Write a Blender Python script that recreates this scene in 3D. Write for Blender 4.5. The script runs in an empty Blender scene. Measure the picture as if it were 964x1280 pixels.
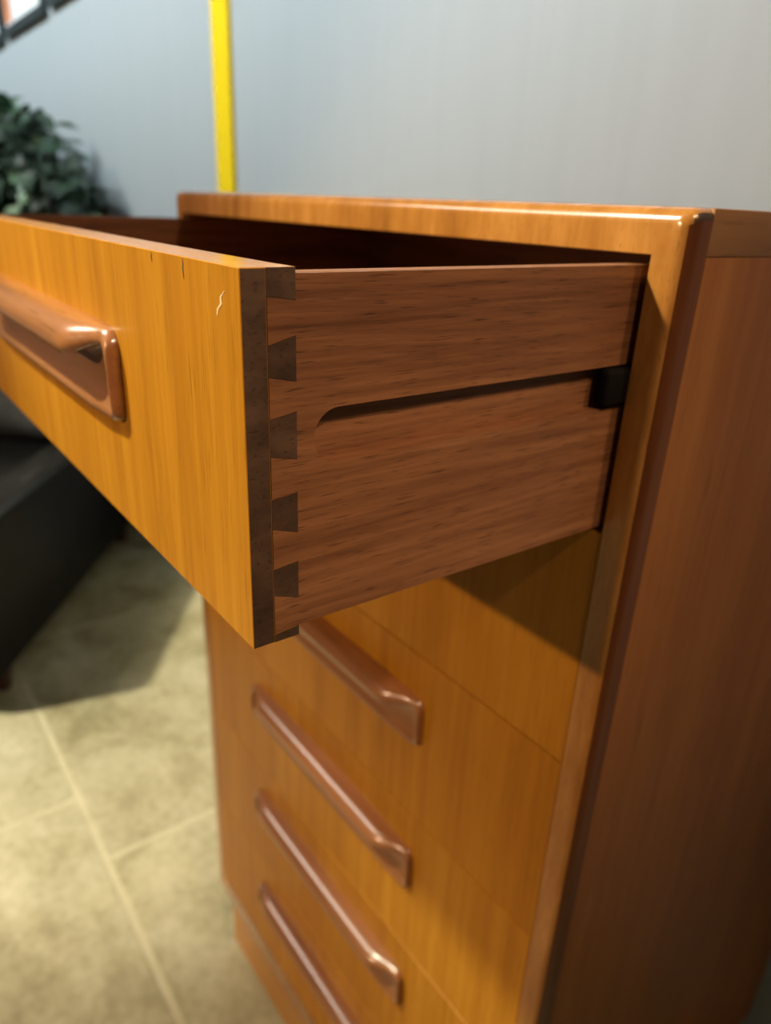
import bpy, bmesh, math, random
from mathutils import Vector, Matrix

# ------------------------------------------------------------------ camera, light, exposure
S = bpy.context.scene
COL = S.collection
F_PX = 902.85
cam_d = bpy.data.cameras.new('camera'); cam = bpy.data.objects.new('camera', cam_d); COL.objects.link(cam)
cam.location = (0.23188, -0.34149, 0.01761)
cam.rotation_euler = (1.16929, -0.04215, 0.93197)
cam_d.sensor_fit = 'VERTICAL'; cam_d.sensor_height = 36.0; cam_d.sensor_width = 27.1
cam_d.lens = F_PX / 1280 * 36
cam_d.clip_start = 0.02; cam_d.clip_end = 60
cam_d.dof.use_dof = True; cam_d.dof.focus_distance = 0.285; cam_d.dof.aperture_fstop = 6.6
S.camera = cam

W = bpy.data.worlds.new('room_air'); S.world = W; W.use_nodes = True
W.node_tree.nodes['Background'].inputs['Color'].default_value = (1.0, 0.80, 0.58, 1)
W.node_tree.nodes['Background'].inputs['Strength'].default_value = 0.07

def spot(name, loc, aim, power, color, radius, size, blend):
    d = bpy.data.lights.new(name, 'SPOT'); d.energy = power; d.color = color; d.shadow_soft_size = radius
    d.spot_size = math.radians(size); d.spot_blend = blend
    o = bpy.data.objects.new(name, d); COL.objects.link(o); o.location = loc
    o.rotation_euler = (Vector(aim) - Vector(loc)).to_track_quat('-Z', 'Y').to_euler(); return o
def area(name, loc, aim, power, color, sx, sy):
    d = bpy.data.lights.new(name, 'AREA'); d.shape = 'RECTANGLE'; d.size = sx; d.size_y = sy; d.energy = power; d.color = color
    o = bpy.data.objects.new(name, d); COL.objects.link(o); o.location = loc
    o.rotation_euler = (Vector(aim) - Vector(loc)).to_track_quat('-Z', 'Y').to_euler(); return o

spot('track_or_fill_spot', (-0.92, -3.5, 1.16), (-0.3, 0, -0.4), 250, (1.0, 0.69, 0.42), 0.05, 40, 0.6)
spot('track_or_fill_spot', (-0.76, -0.85, 1.05), (-0.2, -0.15, 0.02), 155, (0.97, 1.0, 0.74), 0.04, 32, 0.9)
spot('track_or_fill_spot', (1.15, -0.20, 1.22), (0.0, -0.26, -0.06), 82, (1.0, 0.76, 0.52), 0.05, 25, 1.0)
spot('track_or_fill_spot', (1.40, 0.42, 1.30), (0.0, 0.14, 0.04), 60, (1.0, 0.76, 0.52), 0.06, 30, 1.0)  # unseen fill added to brighten the chest's right side panel
spot('track_or_fill_spot', (-1.86, -1.74, 1.38), (-1.42, 0.08, -1.21), 500, (1.0, 0.90, 0.70), 0.06, 33, 0.7)
area('ceiling_panel', (-2.15, -1.50, 1.62), (-2.1, -1.4, 0.0), 42, (1.0, 0.90, 0.74), 1.2, 0.7)
wash = area('wall_washer', (-4.0, -0.6, 1.64), (-4.0, 0.585, 0.55), 38, (0.80, 0.94, 1.0), 7.8, 0.2)
wash.data.spread = math.radians(60)
S.view_settings.view_transform = 'Standard'; S.view_settings.look = 'None'
S.view_settings.exposure = 0.0; S.view_settings.gamma = 1.0; S.view_settings.use_curve_mapping = False

# ------------------------------------------------------------------ materials
def nt(name):
    m = bpy.data.materials.new(name); m.use_nodes = True
    t = m.node_tree; b = t.nodes['Principled BSDF']; return m, t, b
def node(t, typ, **kw):
    n = t.nodes.new(typ)
    for k, v in kw.items(): setattr(n, k, v)
    return n
def ramp(t, stops):
    r = node(t, 'ShaderNodeValToRGB'); e = r.color_ramp.elements
    while len(e) > 1: e.remove(e[-1])
    e[0].position = stops[0][0]; e[0].color = (*stops[0][1], 1)
    for p, c in stops[1:]:
        x = e.new(p); x.color = (*c, 1)
    return r

def wood(name, dark, mid, light, axis='Z', rough=0.4, spec=0.5, pore=0.5, pore_scale=330, fig=1.0, bump=0.12, coat=0.0, stretch=14, fib_scale=75):
    m, t, b = nt(name); L = t.links
    tc = node(t, 'ShaderNodeTexCoord'); oi = node(t, 'ShaderNodeObjectInfo')
    mul = node(t, 'ShaderNodeVectorMath', operation='SCALE'); mul.inputs[0].default_value = (7.3, 3.1, 5.7)
    L.new(oi.outputs['Random'], mul.inputs['Scale'])
    add = node(t, 'ShaderNodeVectorMath', operation='ADD')
    L.new(tc.outputs['Object'], add.inputs[0]); L.new(mul.outputs[0], add.inputs[1])
    def mapped(cross):
        mp = node(t, 'ShaderNodeMapping'); s = [cross] * 3; s['XYZ'.index(axis)] = cross / stretch
        mp.inputs['Scale'].default_value = s; L.new(add.outputs[0], mp.inputs['Vector']); return mp
    def noise(cross, detail, dist=0.0, rough_=0.55):
        n = node(t, 'ShaderNodeTexNoise'); n.inputs['Scale'].default_value = 1.0
        n.inputs['Detail'].default_value = detail; n.inputs['Distortion'].default_value = dist
        n.inputs['Roughness'].default_value = rough_
        L.new(mapped(cross).outputs[0], n.inputs['Vector']); return n
    big = noise(9 * fig, 2, 0.6); fib = noise(fib_scale, 4, 0.2, 0.65); por = noise(pore_scale, 2, 0.0)
    mix = node(t, 'ShaderNodeMath', operation='MULTIPLY_ADD'); mix.inputs[1].default_value = 0.55
    L.new(fib.outputs['Fac'], mix.inputs[0])
    half = node(t, 'ShaderNodeMath', operation='MULTIPLY'); half.inputs[1].default_value = 0.45
    L.new(big.outputs['Fac'], half.inputs[0]); L.new(half.outputs[0], mix.inputs[2])
    cr = ramp(t, [(0.33, dark), (0.5, mid), (0.68, light)]); L.new(mix.outputs[0], cr.inputs['Fac'])
    pr = ramp(t, [(0.60, (0, 0, 0)), (0.70, (1, 1, 1))]); L.new(por.outputs['Fac'], pr.inputs['Fac'])
    pm = node(t, 'ShaderNodeMath', operation='MULTIPLY'); pm.inputs[1].default_value = pore
    L.new(pr.outputs['Color'], pm.inputs[0])
    mc = node(t, 'ShaderNodeMixRGB'); mc.blend_type = 'MIX'; mc.inputs['Color2'].default_value = (*[c * 0.38 for c in dark], 1)
    L.new(pm.outputs[0], mc.inputs['Fac']); L.new(cr.outputs['Color'], mc.inputs['Color1'])
    L.new(mc.outputs[0], b.inputs['Base Color'])
    b.inputs['Roughness'].default_value = rough; b.inputs['Specular IOR Level'].default_value = spec
    b.inputs['Coat Weight'].default_value = coat; b.inputs['Coat Roughness'].default_value = 0.18
    bp = node(t, 'ShaderNodeBump'); bp.inputs['Strength'].default_value = bump; bp.inputs['Distance'].default_value = 0.0006
    sub = node(t, 'ShaderNodeMath', operation='SUBTRACT'); L.new(fib.outputs['Fac'], sub.inputs[0]); L.new(pm.outputs[0], sub.inputs[1])
    L.new(sub.outputs[0], bp.inputs['Height']); L.new(bp.outputs[0], b.inputs['Normal'])
    return m

def plain(name, col, rough=0.5, metallic=0.0, vary=0.0, scale=8, bump=0.0, bscale=60, coat=0.0):
    m, t, b = nt(name); L = t.links
    b.inputs['Roughness'].default_value = rough; b.inputs['Metallic'].default_value = metallic; b.inputs['Coat Weight'].default_value = coat
    tc = node(t, 'ShaderNodeTexCoord')
    n = node(t, 'ShaderNodeTexNoise'); n.inputs['Scale'].default_value = scale; n.inputs['Detail'].default_value = 5
    L.new(tc.outputs['Object'], n.inputs['Vector'])
    cr = ramp(t, [(0.3, tuple(c * (1 - vary) for c in col)), (0.7, tuple(min(1, c * (1 + vary)) for c in col))])
    L.new(n.outputs['Fac'], cr.inputs['Fac']); L.new(cr.outputs['Color'], b.inputs['Base Color'])
    if bump:
        n2 = node(t, 'ShaderNodeTexNoise'); n2.inputs['Scale'].default_value = bscale; n2.inputs['Detail'].default_value = 4
        L.new(tc.outputs['Object'], n2.inputs['Vector'])
        bp = node(t, 'ShaderNodeBump'); bp.inputs['Strength'].default_value = bump; bp.inputs['Distance'].default_value = 0.002
        L.new(n2.outputs['Fac'], bp.inputs['Height']); L.new(bp.outputs[0], b.inputs['Normal'])
    return m

FRONT = ((0.37, 0.132, 0.009), (0.475, 0.188, 0.012), (0.58, 0.255, 0.022))
FRAME = ((0.25, 0.088, 0.014), (0.37, 0.142, 0.024), (0.50, 0.215, 0.050))
M = {}
M['front'] = wood('teak_front', *FRONT, spec=0.13, axis='Z', rough=0.36, pore=0.4, pore_scale=1000, fig=1.0, stretch=30, bump=0.10, fib_scale=110)
M['front_x'] = wood('teak_edge', *FRONT, axis='X', rough=0.25, pore=0.4, pore_scale=380, stretch=18)
M['top_edge'] = wood('polished_drawer_edge', *FRONT, axis='X', rough=0.20, pore=0.2, pore_scale=380, stretch=18, bump=0.02)
M['frame'] = wood('teak_frame', *FRAME, axis='Z', rough=0.22, pore=0.3, pore_scale=700, stretch=5, coat=0.5)
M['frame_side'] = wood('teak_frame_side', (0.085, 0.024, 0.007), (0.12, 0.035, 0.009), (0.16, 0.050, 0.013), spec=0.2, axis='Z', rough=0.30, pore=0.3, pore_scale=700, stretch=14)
M['handle'] = wood('teak_handle', (0.21, 0.072, 0.023), (0.32, 0.120, 0.038), (0.42, 0.17, 0.06), axis='X', rough=0.30, pore=0.35, stretch=16, coat=0.8)
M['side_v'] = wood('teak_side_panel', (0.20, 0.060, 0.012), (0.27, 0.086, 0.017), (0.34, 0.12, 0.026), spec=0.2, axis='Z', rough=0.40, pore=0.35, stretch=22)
M['top_y'] = wood('teak_top', (0.19, 0.075, 0.025), (0.26, 0.11, 0.035), (0.33, 0.15, 0.05), axis='Y', rough=0.35, pore=0.3, stretch=14)
M['drawer_y'] = wood('drawer_side_wood', (0.095, 0.031, 0.011), (0.215, 0.080, 0.029), (0.34, 0.137, 0.053), spec=0.3, axis='Y', rough=0.5, pore=0.75, pore_scale=1300, fig=2.0, stretch=24, bump=0.2, fib_scale=190)
M['drawer_x'] = wood('drawer_back_wood', (0.12, 0.045, 0.018), (0.19, 0.08, 0.032), (0.26, 0.12, 0.05), axis='X', rough=0.5, pore=0.6, stretch=20)
M['endgrain'] = wood('teak_end_grain', (0.030, 0.014, 0.008), (0.062, 0.030, 0.016), (0.110, 0.056, 0.031), spec=0.3, axis='Y', rough=0.5, pore=0.5, pore_scale=800, fig=3.5, stretch=2.2, bump=0.1)
M['runner'] = plain('dark_runner', (0.006, 0.004, 0.003), 0.8)
M['runner'].node_tree.nodes['Principled BSDF'].inputs['Specular IOR Level'].default_value = 0.1
M['scratch'] = plain('pale_scratch', (0.80, 0.55, 0.30), 0.6)
M['crack'] = plain('dark_crack', (0.10, 0.035, 0.008), 0.8)
M['ply'] = wood('drawer_bottom_ply', (0.20, 0.09, 0.035), (0.26, 0.12, 0.05), (0.30, 0.15, 0.06), axis='X', rough=0.5)
M['leather'] = plain('black_leather', (0.014, 0.014, 0.013), 0.27, vary=0.3, scale=12, bump=0.5, bscale=14)
M['leather_arm'] = plain('black_leather_arm', (0.007, 0.007, 0.007), 0.45, vary=0.3, scale=12, bump=0.3, bscale=30)
M['leather_arm'].node_tree.nodes['Principled BSDF'].inputs['Specular IOR Level'].default_value = 0.12
M['leather_back'] = plain('painted_sheen_leather', (0.20, 0.205, 0.20), 0.20, vary=0.35, scale=9, bump=0.6, bscale=9)  # black leather greyed: sheen of the lamps put into the base colour
M['fabric_dark'] = plain('black_base', (0.008, 0.008, 0.008), 0.6)
M['foot'] = plain('reddish_wood_foot', (0.06, 0.022, 0.014), 0.4, vary=0.2)
M['yellow'] = plain('yellow_paint', (0.95, 0.66, 0.004), 0.5, vary=0.02)
M['frame_dark'] = plain('slate_frame', (0.035, 0.05, 0.055), 0.4, vary=0.1)
M['mat_white'] = plain('white_mat_board', (0.86, 0.88, 0.88), 0.7, vary=0.02)
M['print'] = plain('orange_brown_print', (0.62, 0.24, 0.12), 0.6, vary=0.35, scale=9)
M['soil'] = plain('potting_soil', (0.03, 0.02, 0.012), 0.9, vary=0.4, scale=60, bump=0.6)
M['pot'] = plain('grey_pot', (0.16, 0.16, 0.16), 0.6, vary=0.1)
M['bark'] = plain('brown_stem', (0.09, 0.06, 0.03), 0.8, vary=0.3, scale=30)
M['grout'] = plain('pale_joint', (0.50, 0.465, 0.30), 0.8, vary=0.08, scale=20)

def wall_mat():
    m, t, b = nt('grey_wall_paint'); L = t.links
    tc = node(t, 'ShaderNodeTexCoord')
    mp = node(t, 'ShaderNodeMapping'); mp.inputs['Scale'].default_value = (38, 38, 1.6); L.new(tc.outputs['Object'], mp.inputs['Vector'])
    n = node(t, 'ShaderNodeTexNoise'); n.inputs['Scale'].default_value = 1; n.inputs['Detail'].default_value = 5; n.inputs['Roughness'].default_value = 0.6
    L.new(mp.outputs[0], n.inputs['Vector'])
    cr = ramp(t, [(0.30, (0.415, 0.455, 0.475)), (0.68, (0.436, 0.476, 0.498))]); L.new(n.outputs['Fac'], cr.inputs['Fac'])
    L.new(cr.outputs['Color'], b.inputs['Base Color']); b.inputs['Roughness'].default_value = 0.55
    bp = node(t, 'ShaderNodeBump'); bp.inputs['Strength'].default_value = 0.25; bp.inputs['Distance'].default_value = 0.003
    L.new(n.outputs['Fac'], bp.inputs['Height']); L.new(bp.outputs[0], b.inputs['Normal']); return m
M['wall'] = wall_mat()

def tile_mat():
    m, t, b = nt('beige_floor_tile'); L = t.links
    tc = node(t, 'ShaderNodeTexCoord'); geo = node(t, 'ShaderNodeNewGeometry')
    n = node(t, 'ShaderNodeTexNoise'); n.inputs['Scale'].default_value = 5.5; n.inputs['Detail'].default_value = 7; n.inputs['Roughness'].default_value = 0.62; n.inputs['Distortion'].default_value = 0.4
    L.new(geo.outputs['Position'], n.inputs['Vector'])
    cr = ramp(t, [(0.30, (0.240, 0.212, 0.108)), (0.48, (0.375, 0.342, 0.200)), (0.68, (0.50, 0.470, 0.315))]); L.new(n.outputs['Fac'], cr.inputs['Fac'])
    n2 = node(t, 'ShaderNodeTexNoise'); n2.inputs['Scale'].default_value = 60; n2.inputs['Detail'].default_value = 3
    L.new(geo.outputs['Position'], n2.inputs['Vector'])
    mx = node(t, 'ShaderNodeMixRGB'); mx.blend_type = 'SOFT_LIGHT'; mx.inputs['Fac'].default_value = 0.5
    L.new(cr.outputs['Color'], mx.inputs['Color1']); L.new(n2.outputs['Fac'], mx.inputs['Color2'])
    L.new(mx.outputs[0], b.inputs['Base Color']); b.inputs['Roughness'].default_value = 0.55; return m
M['tile'] = tile_mat()

def leaf_mat():
    m, t, b = nt('dull_green_leaf'); L = t.links
    oi = node(t, 'ShaderNodeObjectInfo')
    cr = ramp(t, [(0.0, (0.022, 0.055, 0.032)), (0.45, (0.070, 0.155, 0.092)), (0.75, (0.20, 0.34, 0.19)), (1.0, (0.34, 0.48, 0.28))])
    L.new(oi.outputs['Random'], cr.inputs['Fac']); L.new(cr.outputs['Color'], b.inputs['Base Color'])
    b.inputs['Roughness'].default_value = 0.42; return m
M['leaf'] = leaf_mat()
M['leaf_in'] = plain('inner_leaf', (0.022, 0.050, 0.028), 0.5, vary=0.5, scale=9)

# ------------------------------------------------------------------ helpers
def empty(name, loc, label=None, cat=None, group=None, parent=None, rz=0):
    o = bpy.data.objects.new(name, None); COL.objects.link(o); o.location = loc; o.rotation_euler = (0, 0, rz)
    o.empty_display_size = 0.05
    if label: o['label'] = label
    if cat: o['category'] = cat
    if group: o['group'] = group
    if parent: o.parent = parent
    return o
def obj(name, bm, mats, parent=None, off=(0, 0, 0), smooth=False, label=None):
    bmesh.ops.recalc_face_normals(bm, faces=bm.faces[:])
    me = bpy.data.meshes.new(name); bm.to_mesh(me); bm.free()
    for mm in (mats if isinstance(mats, (list, tuple)) else [mats]): me.materials.append(mm)
    if smooth:
        me.polygons.foreach_set('use_smooth', [True] * len(me.polygons))
        if smooth is not True: me.set_sharp_from_angle(angle=math.radians(smooth))
    o = bpy.data.objects.new(name, me); COL.objects.link(o)
    if parent: o.parent = parent
    o.location = off
    if label: o['label'] = label
    return o
def box(x0, x1, y0, y1, z0, z1, bev=0.0, seg=2, bm=None):
    bm = bm or bmesh.new()
    v = [bm.verts.new((x, y, z)) for z in (z0, z1) for y in (y0, y1) for x in (x0, x1)]
    fs = [bm.faces.new([v[i] for i in f]) for f in ((0, 2, 3, 1), (4, 5, 7, 6), (0, 1, 5, 4), (2, 6, 7, 3), (0, 4, 6, 2), (1, 3, 7, 5))]
    if bev:
        es = list({e for f in fs for e in f.edges})
        bmesh.ops.bevel(bm, geom=es, offset=bev, segments=seg, profile=0.5, affect='EDGES')
    return bm
def prism(poly, axis, a, b, bm=None):
    """extrude a 2-D polygon; axis X: (y,z), Y: (x,z), Z: (x,y)"""
    bm = bm or bmesh.new()
    def P(u, v, w): return {'X': (w, u, v), 'Y': (u, w, v), 'Z': (u, v, w)}[axis]
    A = [bm.verts.new(P(u, v, a)) for u, v in poly]; B = [bm.verts.new(P(u, v, b)) for u, v in poly]
    n = len(poly); bm.faces.new(A); bm.faces.new(B[::-1])
    for i in range(n): bm.faces.new((A[i], B[i], B[(i + 1) % n], A[(i + 1) % n]))
    return bm
def tag(o, label, cat, group=None):
    o['label'] = label; o['category'] = cat
    if group: o['group'] = group
def structure(o): o['kind'] = 'structure'; return o

# ------------------------------------------------------------------ setting
ZF = -1.21          # floor level
YW = 0.585          # wall face
fl = structure(obj('floor', box(-9, 4, -6, YW + 0.15, ZF - 0.12, ZF - 0.0015), M['grout']))
TW, GAP, TL = 0.60, 0.013, 0.90
random.seed(4)
for r in range(-5, 2):
    y0 = -0.118 + r * TW; y1 = min(y0 + TW, YW)
    xo = -0.923 if r % 2 == 0 else -1.12
    for k in range(-7, 6):
        x0 = xo + k * TL; dz = random.uniform(-0.0003, 0.0003)
        if y1 - y0 < 0.05: continue
        obj('tile', box(x0 + GAP / 2, x0 + TL - GAP / 2, y0 + GAP / 2, y1 - GAP / 2, ZF - 0.01, ZF + dz, 0.0012, 1), M['tile'], fl)
structure(obj('wall_back', box(-9, 4, YW, YW + 0.14, ZF, 1.75), M['wall']))
structure(obj('trim_1', box(-1.767, -1.672, YW - 0.012, YW, ZF, 1.75, 0.0015, 1), M['yellow']))

# ------------------------------------------------------------------ chest of drawers
T, TT, WI, DEP = 0.0200, 0.0233, 0.6114, 0.555
ZB = -1.0323; ZBB = -1.072        # inner bottom, outer bottom of the carcass
H1, PIT = 0.1562, 0.175
ROOT = Vector((-WI / 2, 0.28, ZF))
chest = empty('chest_of_drawers', ROOT, 'orange teak chest of six drawers with its top drawer pulled open', 'chest of drawers')
OFF = -ROOT

def frame_bm(R=0.0100, yb=0.0180):
    """lipping round the carcass front: swept profile, rounded on the outside"""
    prof = [(0.0, yb), (0.0, 0.0008), (0.0008, 0.0)]
    n = 7
    secs = []
    rc = 0.006
    def section(ix, iz, ox, oz):
        pts = []
        t = 1.0; L = math.hypot(ox - ix, oz - iz); rr = min(R / L * 1.0, 0.95)
        for w, y in [(0, yb), (0, 0.0006), (0.0006 / L, 0.0)]: pts.append((w, y))
        for i in range(n + 1):
            a = math.pi / 2 * i / n
            pts.append((1 - rr + rr * math.sin(a), R - R * math.cos(a)))
        pts.append((1, yb))
        return [(ix + (ox - ix) * w, y, iz + (oz - iz) * w) for w, y in pts]
    xr, xl = 0.0, -WI
    bt = ZB - ZBB
    def corner(ix, iz, sx, sz, ex, ez, order):
        out = []
        for i in range(6):
            a = math.pi / 2 * i / 5
            if order: a = math.pi / 2 - a
            ox = ix + sx * (ex - rc + rc * math.cos(a)); oz = iz + sz * (ez - rc + rc * math.sin(a))
            out.append(section(ix, iz, ox, oz))
        return out
    secs += corner(xr, 0.0, 1, 1, T, TT, False)
    secs += corner(xl, 0.0, -1, 1, T, TT, True)
    secs += corner(xl, ZB, -1, -1, T, bt, False)
    secs += corner(xr, ZB, 1, -1, T, bt, True)
    bm = bmesh.new()
    V = [[bm.verts.new(p) for p in s] for s in secs]
    m = len(V[0])
    for i in range(len(V)):
        a, b = V[i], V[(i + 1) % len(V)]
        for j in range(m):
            k = (j + 1) % m
            q = [a[j], a[k], b[k], b[j]]
            try: bm.faces.new(q)
            except ValueError: pass
    bmesh.ops.remove_doubles(bm, verts=bm.verts[:], dist=1e-6)
    return bm
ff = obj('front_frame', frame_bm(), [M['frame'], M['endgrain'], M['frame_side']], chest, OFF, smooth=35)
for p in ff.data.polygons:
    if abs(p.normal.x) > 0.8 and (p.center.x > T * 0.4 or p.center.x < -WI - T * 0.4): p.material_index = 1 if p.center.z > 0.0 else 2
obj('top_panel', box(-WI - T, T, 0.0181, DEP, 0.0002, TT, 0.0012, 2), M['top_y'], chest, OFF, smooth=35, label='browner teak top board with its end showing')
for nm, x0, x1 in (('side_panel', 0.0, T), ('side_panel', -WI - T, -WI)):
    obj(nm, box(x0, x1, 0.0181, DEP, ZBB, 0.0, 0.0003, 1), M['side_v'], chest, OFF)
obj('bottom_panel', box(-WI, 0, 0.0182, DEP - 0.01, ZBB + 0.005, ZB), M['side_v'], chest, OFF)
obj('back_panel', box(-WI, 0, DEP - 0.012, DEP - 0.004, ZB, 0.0), M['ply'], chest, OFF)
obj('plinth', box(-WI - T + 0.010, T - 0.010, 0.018, DEP - 0.02, ZF, ZBB, 0.001, 1), M['front_x'], chest, OFF)
for x0, x1, in ((-0.0090, 0.0), (-WI, -WI + 0.0085)):
    obj('drawer_runner', box(x0, x1, -0.0175, DEP - 0.06, -0.0785, -0.0575, 0.003, 3), M['runner'], chest, OFF, smooth=35, label='black drawer runner')

HX0, HX1 = -0.468, -0.144
def handle_bm():
    """sculpted lip pull: lip curls over a scooped hollow, solid rim at both ends; y=0 is the drawer face, z from the drawer top"""
    C = [(0, -.0400), (.005, -.0402), (.010, -.0412), (.0145, -.0432), (.0180, -.0460), (.0202, -.0497), (.0210, -.0535), (.0206, -.0568),
         (.0190, -.0588), (.0165, -.0586), (.0125, -.0566), (.0085, -.0552), (.0050, -.0562), (.0030, -.0598), (.0024, -.0650),
         (.0028, -.0710), (.0042, -.0765), (.0064, -.0812), (.0086, -.0845), (.0096, -.0868), (.0092, -.0888), (.0070, -.0900), (.0035, -.0904), (0, -.0904)]
    E = [(0, -.0410), (.004, -.0412), (.0075, -.0420), (.0100, -.0436), (.0116, -.0460), (.0124, -.0490), (.0127, -.0520), (.0128, -.0545),
         (.0128, -.0570), (.0128, -.0595), (.0128, -.0620), (.0128, -.0645), (.0128, -.0670), (.0128, -.0695), (.0127, -.0720),
         (.0126, -.0745), (.0124, -.0775), (.0121, -.0805), (.0116, -.0835), (.0108, -.0860), (.0094, -.0880), (.0070, -.0892), (.0035, -.0896), (0, -.0896)]
    Mi = [(0, -.0405), (.0035, -.0407), (.0065, -.0413), (.0090, -.0423), (.0108, -.0436), (.0120, -.0452), (.0126, -.0468), (.0124, -.0482),
         (.0114, -.0488), (.0098, -.0487), (.0075, -.0490), (.0054, -.0504), (.0038, -.0530), (.0028, -.0570), (.0025, -.0625),
         (.0029, -.0690), (.0044, -.0755), (.0070, -.0808), (.0098, -.0842), (.0108, -.0864), (.0100, -.0884), (.0072, -.0896), (.0035, -.0900), (0, -.0900)]
    def ss(x): x = max(0, min(1, x)); return x * x * (3 - 2 * x)
    bm = bmesh.new(); rows = []
    L = HX1 - HX0
    ds = [0, .0004, .0009, .0016, .0024, .0031, .0038, .0046, .0054, .0062, .0072, .0085, .011, .014, .018, .022, .026, .030, .034, .039, .046, .058, .075, .10, .13]
    xs = [HX0 + d for d in ds] + [(HX0 + HX1) / 2] + [HX1 - d for d in ds[::-1]]
    for x in xs:
        d = min(x - HX0, HX1 - x)
        kh = ss((d - .0022) / .0048)         # hollow begins just behind the thin rim
        kl = ss((d - .007) / .036)           # lip swells towards the middle
        rnd = max(0.0, 1 - d / .010); cz = (1 - math.sqrt(max(0, 1 - rnd * rnd)))   # rounded outline at the ends
        er = max(0.0, 1 - d / .0016); dep = math.sqrt(max(0, 1 - er * er * 0.75))
        row = []
        for i in range(len(C)):
            y = E[i][0] + (Mi[i][0] - E[i][0]) * kh; z = E[i][1] + (Mi[i][1] - E[i][1]) * kh
            y *= 0.60; cy = C[i][0] * (0.8 if i > 16 else 1.0); y += (cy - y) * kl; z += (C[i][1] - z) * kl
            zc = -.066; amt = cz * (.010 if z > zc else .006)
            z += (-amt if z > zc else amt) * min(1, abs(z - zc) / .022)
            row.append(bm.verts.new((x, -y * dep, z)))
        rows.append(row)
    for a, b in zip(rows, rows[1:]):
        for j in range(len(a) - 1): bm.faces.new((a[j], a[j + 1], b[j + 1], b[j]))
    bm.faces.new(rows[0]); bm.faces.new(rows[-1][::-1])
    for a, b in zip(rows, rows[1:]): bm.faces.new((a[-1], a[0], b[0], b[-1]))
    return bm

# closed drawers (front 1 mm shy of the frame), the pull a sub-part
def closed_drawer():
    h = PIT - 0.0008
    d = obj('drawer', box(-WI + 0.0005, -0.0005, 0.0006, 0.0215, -h, -0.0001, 0.0009, 2), M['front'], chest)
    hd = obj('handle', handle_bm(), M['handle'], d, smooth=50, label='brown sculpted lip pull'); hd.location = (0, 0.0010, 0)
    bx = box(-WI + 0.004, -0.004, 0.0215, 0.50, -h + 0.004, -0.006)
    obj('drawer_box', bx, M['drawer_x'], d)
    return d
first = closed_drawer()
for i in range(5):
    z = -H1 - PIT * i - 0.0006
    if i == 0: d = first
    else:
        d = first.copy(); COL.objects.link(d)
        for ch in list(first.children):
            c = ch.copy(); COL.objects.link(c); c.parent = d
    d.location = OFF + Vector((0, 0, z))

# the open drawer: own frame, y=0 is the carcass front; it sags a little
G = 0.004
XR = -G; XL = -WI + 0.002
PULL = 0.2272; YF = -PULL; YBASE = -0.2170; YBK = -0.2052
ZT, ZBm = -0.0028, -0.1562
pins = [(-0.0028, -0.0125, -0.0028, -0.0142), (-0.0300, -0.0415, -0.0270, -0.0440), (-0.0578, -0.0725, -0.0558, -0.0750),
        (-0.0902, -0.1030, -0.0890, -0.1068), (-0.1212, -0.1335, -0.1200, -0.1375), (-0.1525, -0.1562, -0.1512, -0.1562)]
pivot = Vector((0, 0, -0.08))
drawer = obj('drawer', None or box(XL, XR, YF, YBASE, ZBm, ZT, 0.0003, 1), [M['front'], M['endgrain'], M['front_x'], M['top_edge']], chest, label='open top drawer showing its dovetailed side')
drawer.location = OFF; drawer.rotation_euler = (0.0049, 0, 0)
for p in drawer.data.polygons:
    if abs(p.normal.x) > 0.9: p.material_index = 1
    elif p.normal.z > 0.8: p.material_index = 3
SIDE_T = 0.0120
# front board behind the lap, between the two sides
obj('front_lining', box(XL + SIDE_T, XR - SIDE_T, YBASE, YBK, ZBm, ZT, 0.0004, 1), [M['top_edge']], drawer)
for sx, x0, x1 in ((1, XR - SIDE_T, XR), (-1, XL, XL + SIDE_T)):
    for bt, bb, kt, kb in pins:
        bm = prism([(YBASE, bt), (YBK, kt), (YBK, kb), (YBASE, bb)], 'X', x0, x1)
        pn = obj('dovetail_pin', bm, [M['endgrain'], M['top_edge']], drawer)
        for p in pn.data.polygons:
            if abs(p.normal.z) > 0.99: p.material_index = 1
# drawer side with tails and groove
ZS, ZSB = -0.0050, -0.1558
REAR = 0.262
def side_bm(gd=0.0078):
    e = 0.00018
    O = [(REAR, ZSB), (YBK, ZSB)]
    # go up along the tails; pins from bottom to top
    P = pins[::-1]
    for i in range(len(P) - 1):
        low, up = P[i], P[i + 1]
        O += [(YBK, low[2] + e), (YBASE + e, low[0] + e), (YBASE + e, up[1] - e), (YBK, up[3] - e)]
    O += [(YBK, ZS - 0.0008), (YBK + 0.0008, ZS), (REAR, ZS)]
    O = [p for i, p in enumerate(O) if not (i == 1)]
    gt, gb = -0.0562, -0.0797; r = (gt - gb) / 2; cy = -0.1975 + r; cz = (gt + gb) / 2
    N = [(REAR, gt)] + [(cy + r * math.cos(a), cz + r * math.sin(a)) for a in [math.pi / 2 + math.pi * i / 16 for i in range(17)]] + [(REAR, gb)]
    bm = bmesh.new()
    x = XR; xb = XR - SIDE_T; xg = XR - gd
    o = [bm.verts.new((x, y, z)) for y, z in O]; ob = [bm.verts.new((xb, y, z)) for y, z in O]
    n = [bm.verts.new((x, y, z)) for y, z in N]; nb = [bm.verts.new((xg, y, z)) for y, z in N]
    bm.faces.new(o + n); bm.faces.new(ob[::-1]); bm.faces.new(nb)
    for i in range(len(o) - 1): bm.faces.new((o[i], o[i + 1], ob[i + 1], ob[i]))
    for i in range(len(n) - 1): bm.faces.new((n[i], n[i + 1], nb[i + 1], nb[i]))
    bm.faces.new((o[-1], n[0], nb[0], nb[-1], n[-1], o[0], ob[0], ob[-1]))
    return bm
def mirror(bm):
    for v in bm.verts: v.co.x = (XL + XR) - v.co.x
    return bm
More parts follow.
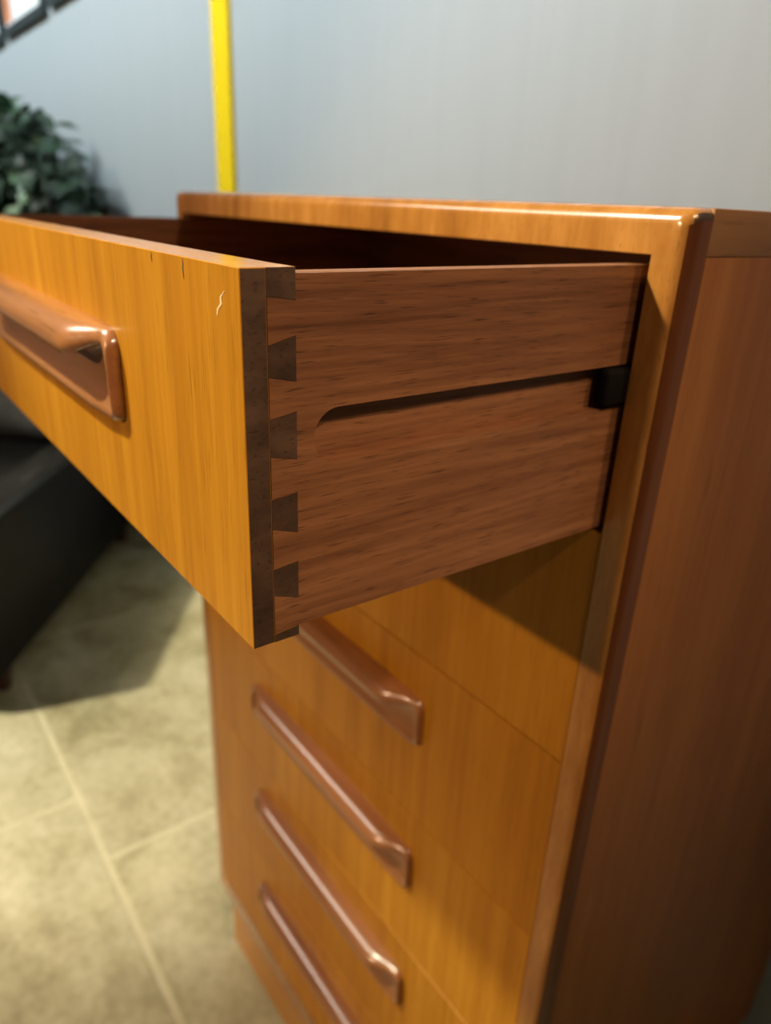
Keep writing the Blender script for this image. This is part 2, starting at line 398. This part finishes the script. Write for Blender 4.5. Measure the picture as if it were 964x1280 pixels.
obj('drawer_side', side_bm(), M['drawer_y'], drawer, label='brown drawer side with a round-ended groove')
obj('drawer_side', mirror(side_bm()), M['drawer_y'], drawer)
obj('drawer_back', box(XL + SIDE_T, XR - SIDE_T, REAR - 0.012, REAR, -0.135, -0.012, 0.0005, 1), M['drawer_x'], drawer)
obj('drawer_bottom', box(XL + SIDE_T - 0.004, XR - SIDE_T + 0.004, YBK - 0.003, REAR - 0.002, -0.149, -0.145), M['ply'], drawer)
def stroke(pts, w):
    L = [(x - w * k, z) for (x, z), k in zip(pts, (0.3, 0.8, 1.0, 0.8, 0.3))]; R_ = [(x + w * k, z) for (x, z), k in zip(pts, (0.3, 0.8, 1.0, 0.8, 0.3))]
    return prism(L + R_[::-1], 'Y', YF - 0.00012, YF + 0.0002)
obj('scratch', stroke([(-0.0162, -0.0118), (-0.0196, -0.0142), (-0.0194, -0.0166), (-0.0226, -0.0188), (-0.0232, -0.0212)], 0.0008), M['scratch'], drawer, label='pale curved scratch')
for x, z0, z1 in ((-0.0868, -0.0034, -0.0075), (-0.0530, -0.0034, -0.0112)):
    zz = [z0 + (z1 - z0) * k / 4 for k in range(5)]
    obj('crack', stroke([(x + 0.0003 * math.sin(k * 2.1), z) for k, z in enumerate(zz)], 0.00045), M['crack'], drawer, label='short dark crack in the veneer')
hd = obj('handle', handle_bm(), M['handle'], drawer, (0, YF + 0.0003, -0.0035), smooth=50, label='brown sculpted lip pull')

# ------------------------------------------------------------------ black leather seat
dv = Vector((0.8, -0.6, 0)); nv = Vector((0.6, 0.8, 0))
ang = math.atan2(-0.6, 0.8)       # local x: the way the sofa faces, local y: towards the chest of drawers
SD, SW = 1.18, 1.62               # depth, width
cen = dv * (-2.25 + SD / 2) + nv * (-1.06 - SW / 2)
sofa = empty('leather_sofa', (cen.x, cen.y, ZF), 'low black leather sofa with puffy cushions, its arm beside the plant', 'sofa', rz=ang)
hx, hy = SD / 2, SW / 2
def cushion(x0, x1, y0, y1, z0, z1, bev, puff, wr=0.35):
    bm = box(x0, x1, y0, y1, z0, z1, bev, 4)
    bmesh.ops.subdivide_edges(bm, edges=[e for e in bm.edges if e.calc_length() > 0.1], cuts=9, use_grid_fill=True)
    c = Vector(((x0 + x1) / 2, (y0 + y1) / 2, (z0 + z1) / 2)); h = Vector(((x1 - x0) / 2, (y1 - y0) / 2, (z1 - z0) / 2))
    i = min(range(3), key=lambda k: h[k]); o = [k for k in range(3) if k != i]
    for v in bm.verts:
        q = v.co - c; a = max(0, 1 - (q[o[0]] / h[o[0]]) ** 2) * max(0, 1 - (q[o[1]] / h[o[1]]) ** 2)
        v.co[i] += puff * a * (1 if q[i] > 0 else -1) * (1 + wr * math.sin(23 * q[o[0]] + 9 * q[o[1]]))
    return bm
obj('base_frame', box(-hx, hx, -hy + 0.12, hy - 0.12, 0.08, 0.27, 0.015, 3), M['fabric_dark'], sofa, smooth=35)
for y0, y1 in ((-hy, -hy + 0.125), (hy - 0.125, hy)):
    ar = obj('armrest', box(-hx, hx, y0, y1, 0.08, 0.49, 0.018, 3), [M['leather_arm'], M['leather']], sofa, smooth=35)
    for p in ar.data.polygons:
        if p.normal.z > 0.5: p.material_index = 1
obj('backrest', box(-hx, -hx + 0.14, -hy + 0.125, hy - 0.125, 0.27, 0.66, 0.03, 3), M['leather'], sofa, smooth=35)
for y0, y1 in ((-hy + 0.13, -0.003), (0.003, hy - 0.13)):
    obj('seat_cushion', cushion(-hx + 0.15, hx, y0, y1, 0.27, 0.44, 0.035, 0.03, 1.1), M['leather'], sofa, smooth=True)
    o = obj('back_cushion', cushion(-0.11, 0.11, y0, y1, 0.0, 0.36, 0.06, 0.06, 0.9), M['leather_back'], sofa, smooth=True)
    o['label'] = 'black leather back cushion with painted grey sheen'; o.location = (-hx + 0.25, 0, 0.44); o.rotation_euler = (0, math.radians(-10), 0)
for sx in (-1, 1):
    for sy in (-1, 1):
        bm = bmesh.new(); bmesh.ops.create_cone(bm, cap_ends=True, segments=16, radius1=0.018, radius2=0.026, depth=0.081, matrix=Matrix.Translation((sx * (hx - 0.13), sy * (hy - 0.05), 0.0405)))
        obj('foot', bm, M['foot'], sofa, smooth=40)

# ------------------------------------------------------------------ plant
plant = empty('potted_plant', (-3.05, 0.36, ZF), 'tall bushy green plant in a pot by the grey wall', 'plant')
def lathe(prof, seg=28):
    bm = bmesh.new(); rings = []
    for r, z in prof: rings.append([bm.verts.new((r * math.cos(2 * math.pi * i / seg), r * math.sin(2 * math.pi * i / seg), z)) for i in range(seg)])
    for a, b in zip(rings, rings[1:]):
        for i in range(seg): bm.faces.new((a[i], a[(i + 1) % seg], b[(i + 1) % seg], b[i]))
    bm.faces.new(rings[0][::-1]); bm.faces.new(rings[-1]); return bm
obj('pot', lathe([(0.12, 0), (0.15, 0.12), (0.175, 0.30), (0.18, 0.32), (0.165, 0.32), (0.155, 0.27)]), M['pot'], plant, smooth=40)
obj('soil', lathe([(0.150, 0.262), (0.156, 0.280)], 24), M['soil'], plant)
def tube(bm, p, q, r0, r1, seg=6):
    p, q = Vector(p), Vector(q); ax = (q - p).normalized(); u = ax.orthogonal().normalized(); w = ax.cross(u)
    A = [bm.verts.new(p + (u * math.cos(2 * math.pi * i / seg) + w * math.sin(2 * math.pi * i / seg)) * r0) for i in range(seg)]
    B = [bm.verts.new(q + (u * math.cos(2 * math.pi * i / seg) + w * math.sin(2 * math.pi * i / seg)) * r1) for i in range(seg)]
    for i in range(seg): bm.faces.new((A[i], A[(i + 1) % seg], B[(i + 1) % seg], B[i]))
    bm.faces.new(A[::-1]); bm.faces.new(B)
def leaf_bm(L, Wd):
    bm = bmesh.new(); rows = []
    for i in range(7):
        s = i / 6; w = Wd * math.sin(math.pi * min(1, (s * 0.96 + 0.02)) ** 0.8) * 0.5
        x = L * s; z = -0.22 * L * s * s
        rows.append([bm.verts.new((x, -w, z + 0.3 * w)), bm.verts.new((x, 0, z)), bm.verts.new((x, w, z + 0.3 * w))])
    for a, b in zip(rows, rows[1:]):
        for j in (0, 1): bm.faces.new((a[j], a[j + 1], b[j + 1], b[j]))
    return bm
random.seed(11)
# crown: a wide ellipsoid against the wall, given relative to the plant root
CC = Vector((-0.15, 0.0, 1.00)); CR = Vector((0.95, 0.20, 0.56))
for ex, ey, ez in ((-0.6, 0, 1.2), (-0.3, -0.05, 1.35), (0.0, 0.04, 1.38), (0.3, 0.03, 1.25), (0.55, -0.02, 1.05), (-0.15, -0.08, 1.15)):
    bm = bmesh.new(); mid = Vector((ex * 0.35, ey * 0.35, 0.68))
    tube(bm, (ex * 0.08, ey * 0.08, 0.27), mid, 0.014, 0.011); tube(bm, mid, (ex, ey, ez), 0.011, 0.005)
    obj('stem', bm, M['bark'], plant, smooth=True)
def crown_point(lo, hi):
    while True:
        q = Vector((random.uniform(-1, 1), random.uniform(-1, 1), random.uniform(-1, 1)))
        if lo < q.length < hi:
            p = CC + Vector((q.x * CR.x, q.y * CR.y, q.z * CR.z))
            w = dv.dot(Vector((p.x + plant.location.x, p.y + plant.location.y, 0)))
            if p.z < 0.86 and w > -2.36: continue          # keep clear of the sofa back
            if p.z > 0.75 or random.random() < 0.2: return q, p
def leaf_rot(q):
    return (random.uniform(-0.8, 0.8), random.uniform(-0.4, 1.0), math.atan2(q.y * 0.6 - 0.25, q.x) + random.uniform(-1.0, 1.0))
protos = []
for k in range(290):
    q, pos = crown_point(0.72, 1.0)
    if len(protos) < 3:
        n = len(protos)
        o = obj('leaf', leaf_bm((0.10, 0.112, 0.088)[n], (0.064, 0.072, 0.056)[n]), M['leaf'], plant, smooth=True); protos.append(o)
    else:
        o = random.choice(protos).copy(); COL.objects.link(o)
    o.rotation_euler = leaf_rot(q)
    tip = pos + o.rotation_euler.to_matrix() @ Vector((0.13, 0, 0))
    lim = YW - 0.045 - plant.location.y
    if max(tip.y, pos.y) > lim: pos.y -= max(tip.y, pos.y) - lim
    o.location = pos
# the inner leaves, past the limit of single pieces, joined as one mass
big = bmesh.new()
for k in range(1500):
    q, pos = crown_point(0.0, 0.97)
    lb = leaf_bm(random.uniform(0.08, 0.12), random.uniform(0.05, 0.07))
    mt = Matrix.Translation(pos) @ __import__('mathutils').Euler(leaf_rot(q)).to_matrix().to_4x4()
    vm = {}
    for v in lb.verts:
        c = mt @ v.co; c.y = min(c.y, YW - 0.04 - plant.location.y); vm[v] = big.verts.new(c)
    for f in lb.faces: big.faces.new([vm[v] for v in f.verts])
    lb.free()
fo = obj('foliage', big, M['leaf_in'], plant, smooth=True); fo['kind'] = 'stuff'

# ------------------------------------------------------------------ framed pictures on the wall
def picture(x0, x1, z0, h, label, strip):
    yb = YW - 0.004
    t = empty('framed_picture', ((x0 + x1) / 2, yb, z0), label, 'picture', 'row of dark framed pictures on the grey wall')
    w = (x1 - x0) / 2; fw, fd = 0.030, 0.022
    bm = bmesh.new()
    ring = lambda y, ww, z_0, z_1: [bm.verts.new(p) for p in ((-ww, y, z_0), (ww, y, z_0), (ww, y, z_1), (-ww, y, z_1))]
    a, b, c, d = ring(0.003, w, 0, h), ring(-fd, w, 0, h), ring(-fd, w - fw, fw, h - fw), ring(0.003, w - fw, fw, h - fw)
    for p, q in ((a, b), (b, c), (c, d), (d, a)):
        for i in range(4): bm.faces.new((p[i], p[(i + 1) % 4], q[(i + 1) % 4], q[i]))
    obj('frame', bm, M['frame_dark'], t)
    obj('mat_board', box(-w + fw, w - fw, -0.006, 0.002, fw, h - fw), M['mat_white'], t)
    obj('print', box(-w + fw + strip[0], -w + fw + strip[1], -0.0072, -0.006, fw + strip[2], h - fw - 0.05), M['print'], t)
picture(-4.80, -4.05, 0.650, 0.95, 'dark framed picture, farthest along the wall from the yellow strip', (0.25, 0.45, 0.2))
picture(-4.00, -3.27, 0.655, 0.95, 'dark framed picture with wide white mat, in the middle of the row', (0.0, 0.13, 0.02))
picture(-3.215, -2.48, 0.660, 0.95, 'dark framed picture closest to the yellow strip', (0.0, 0.16, 0.01))
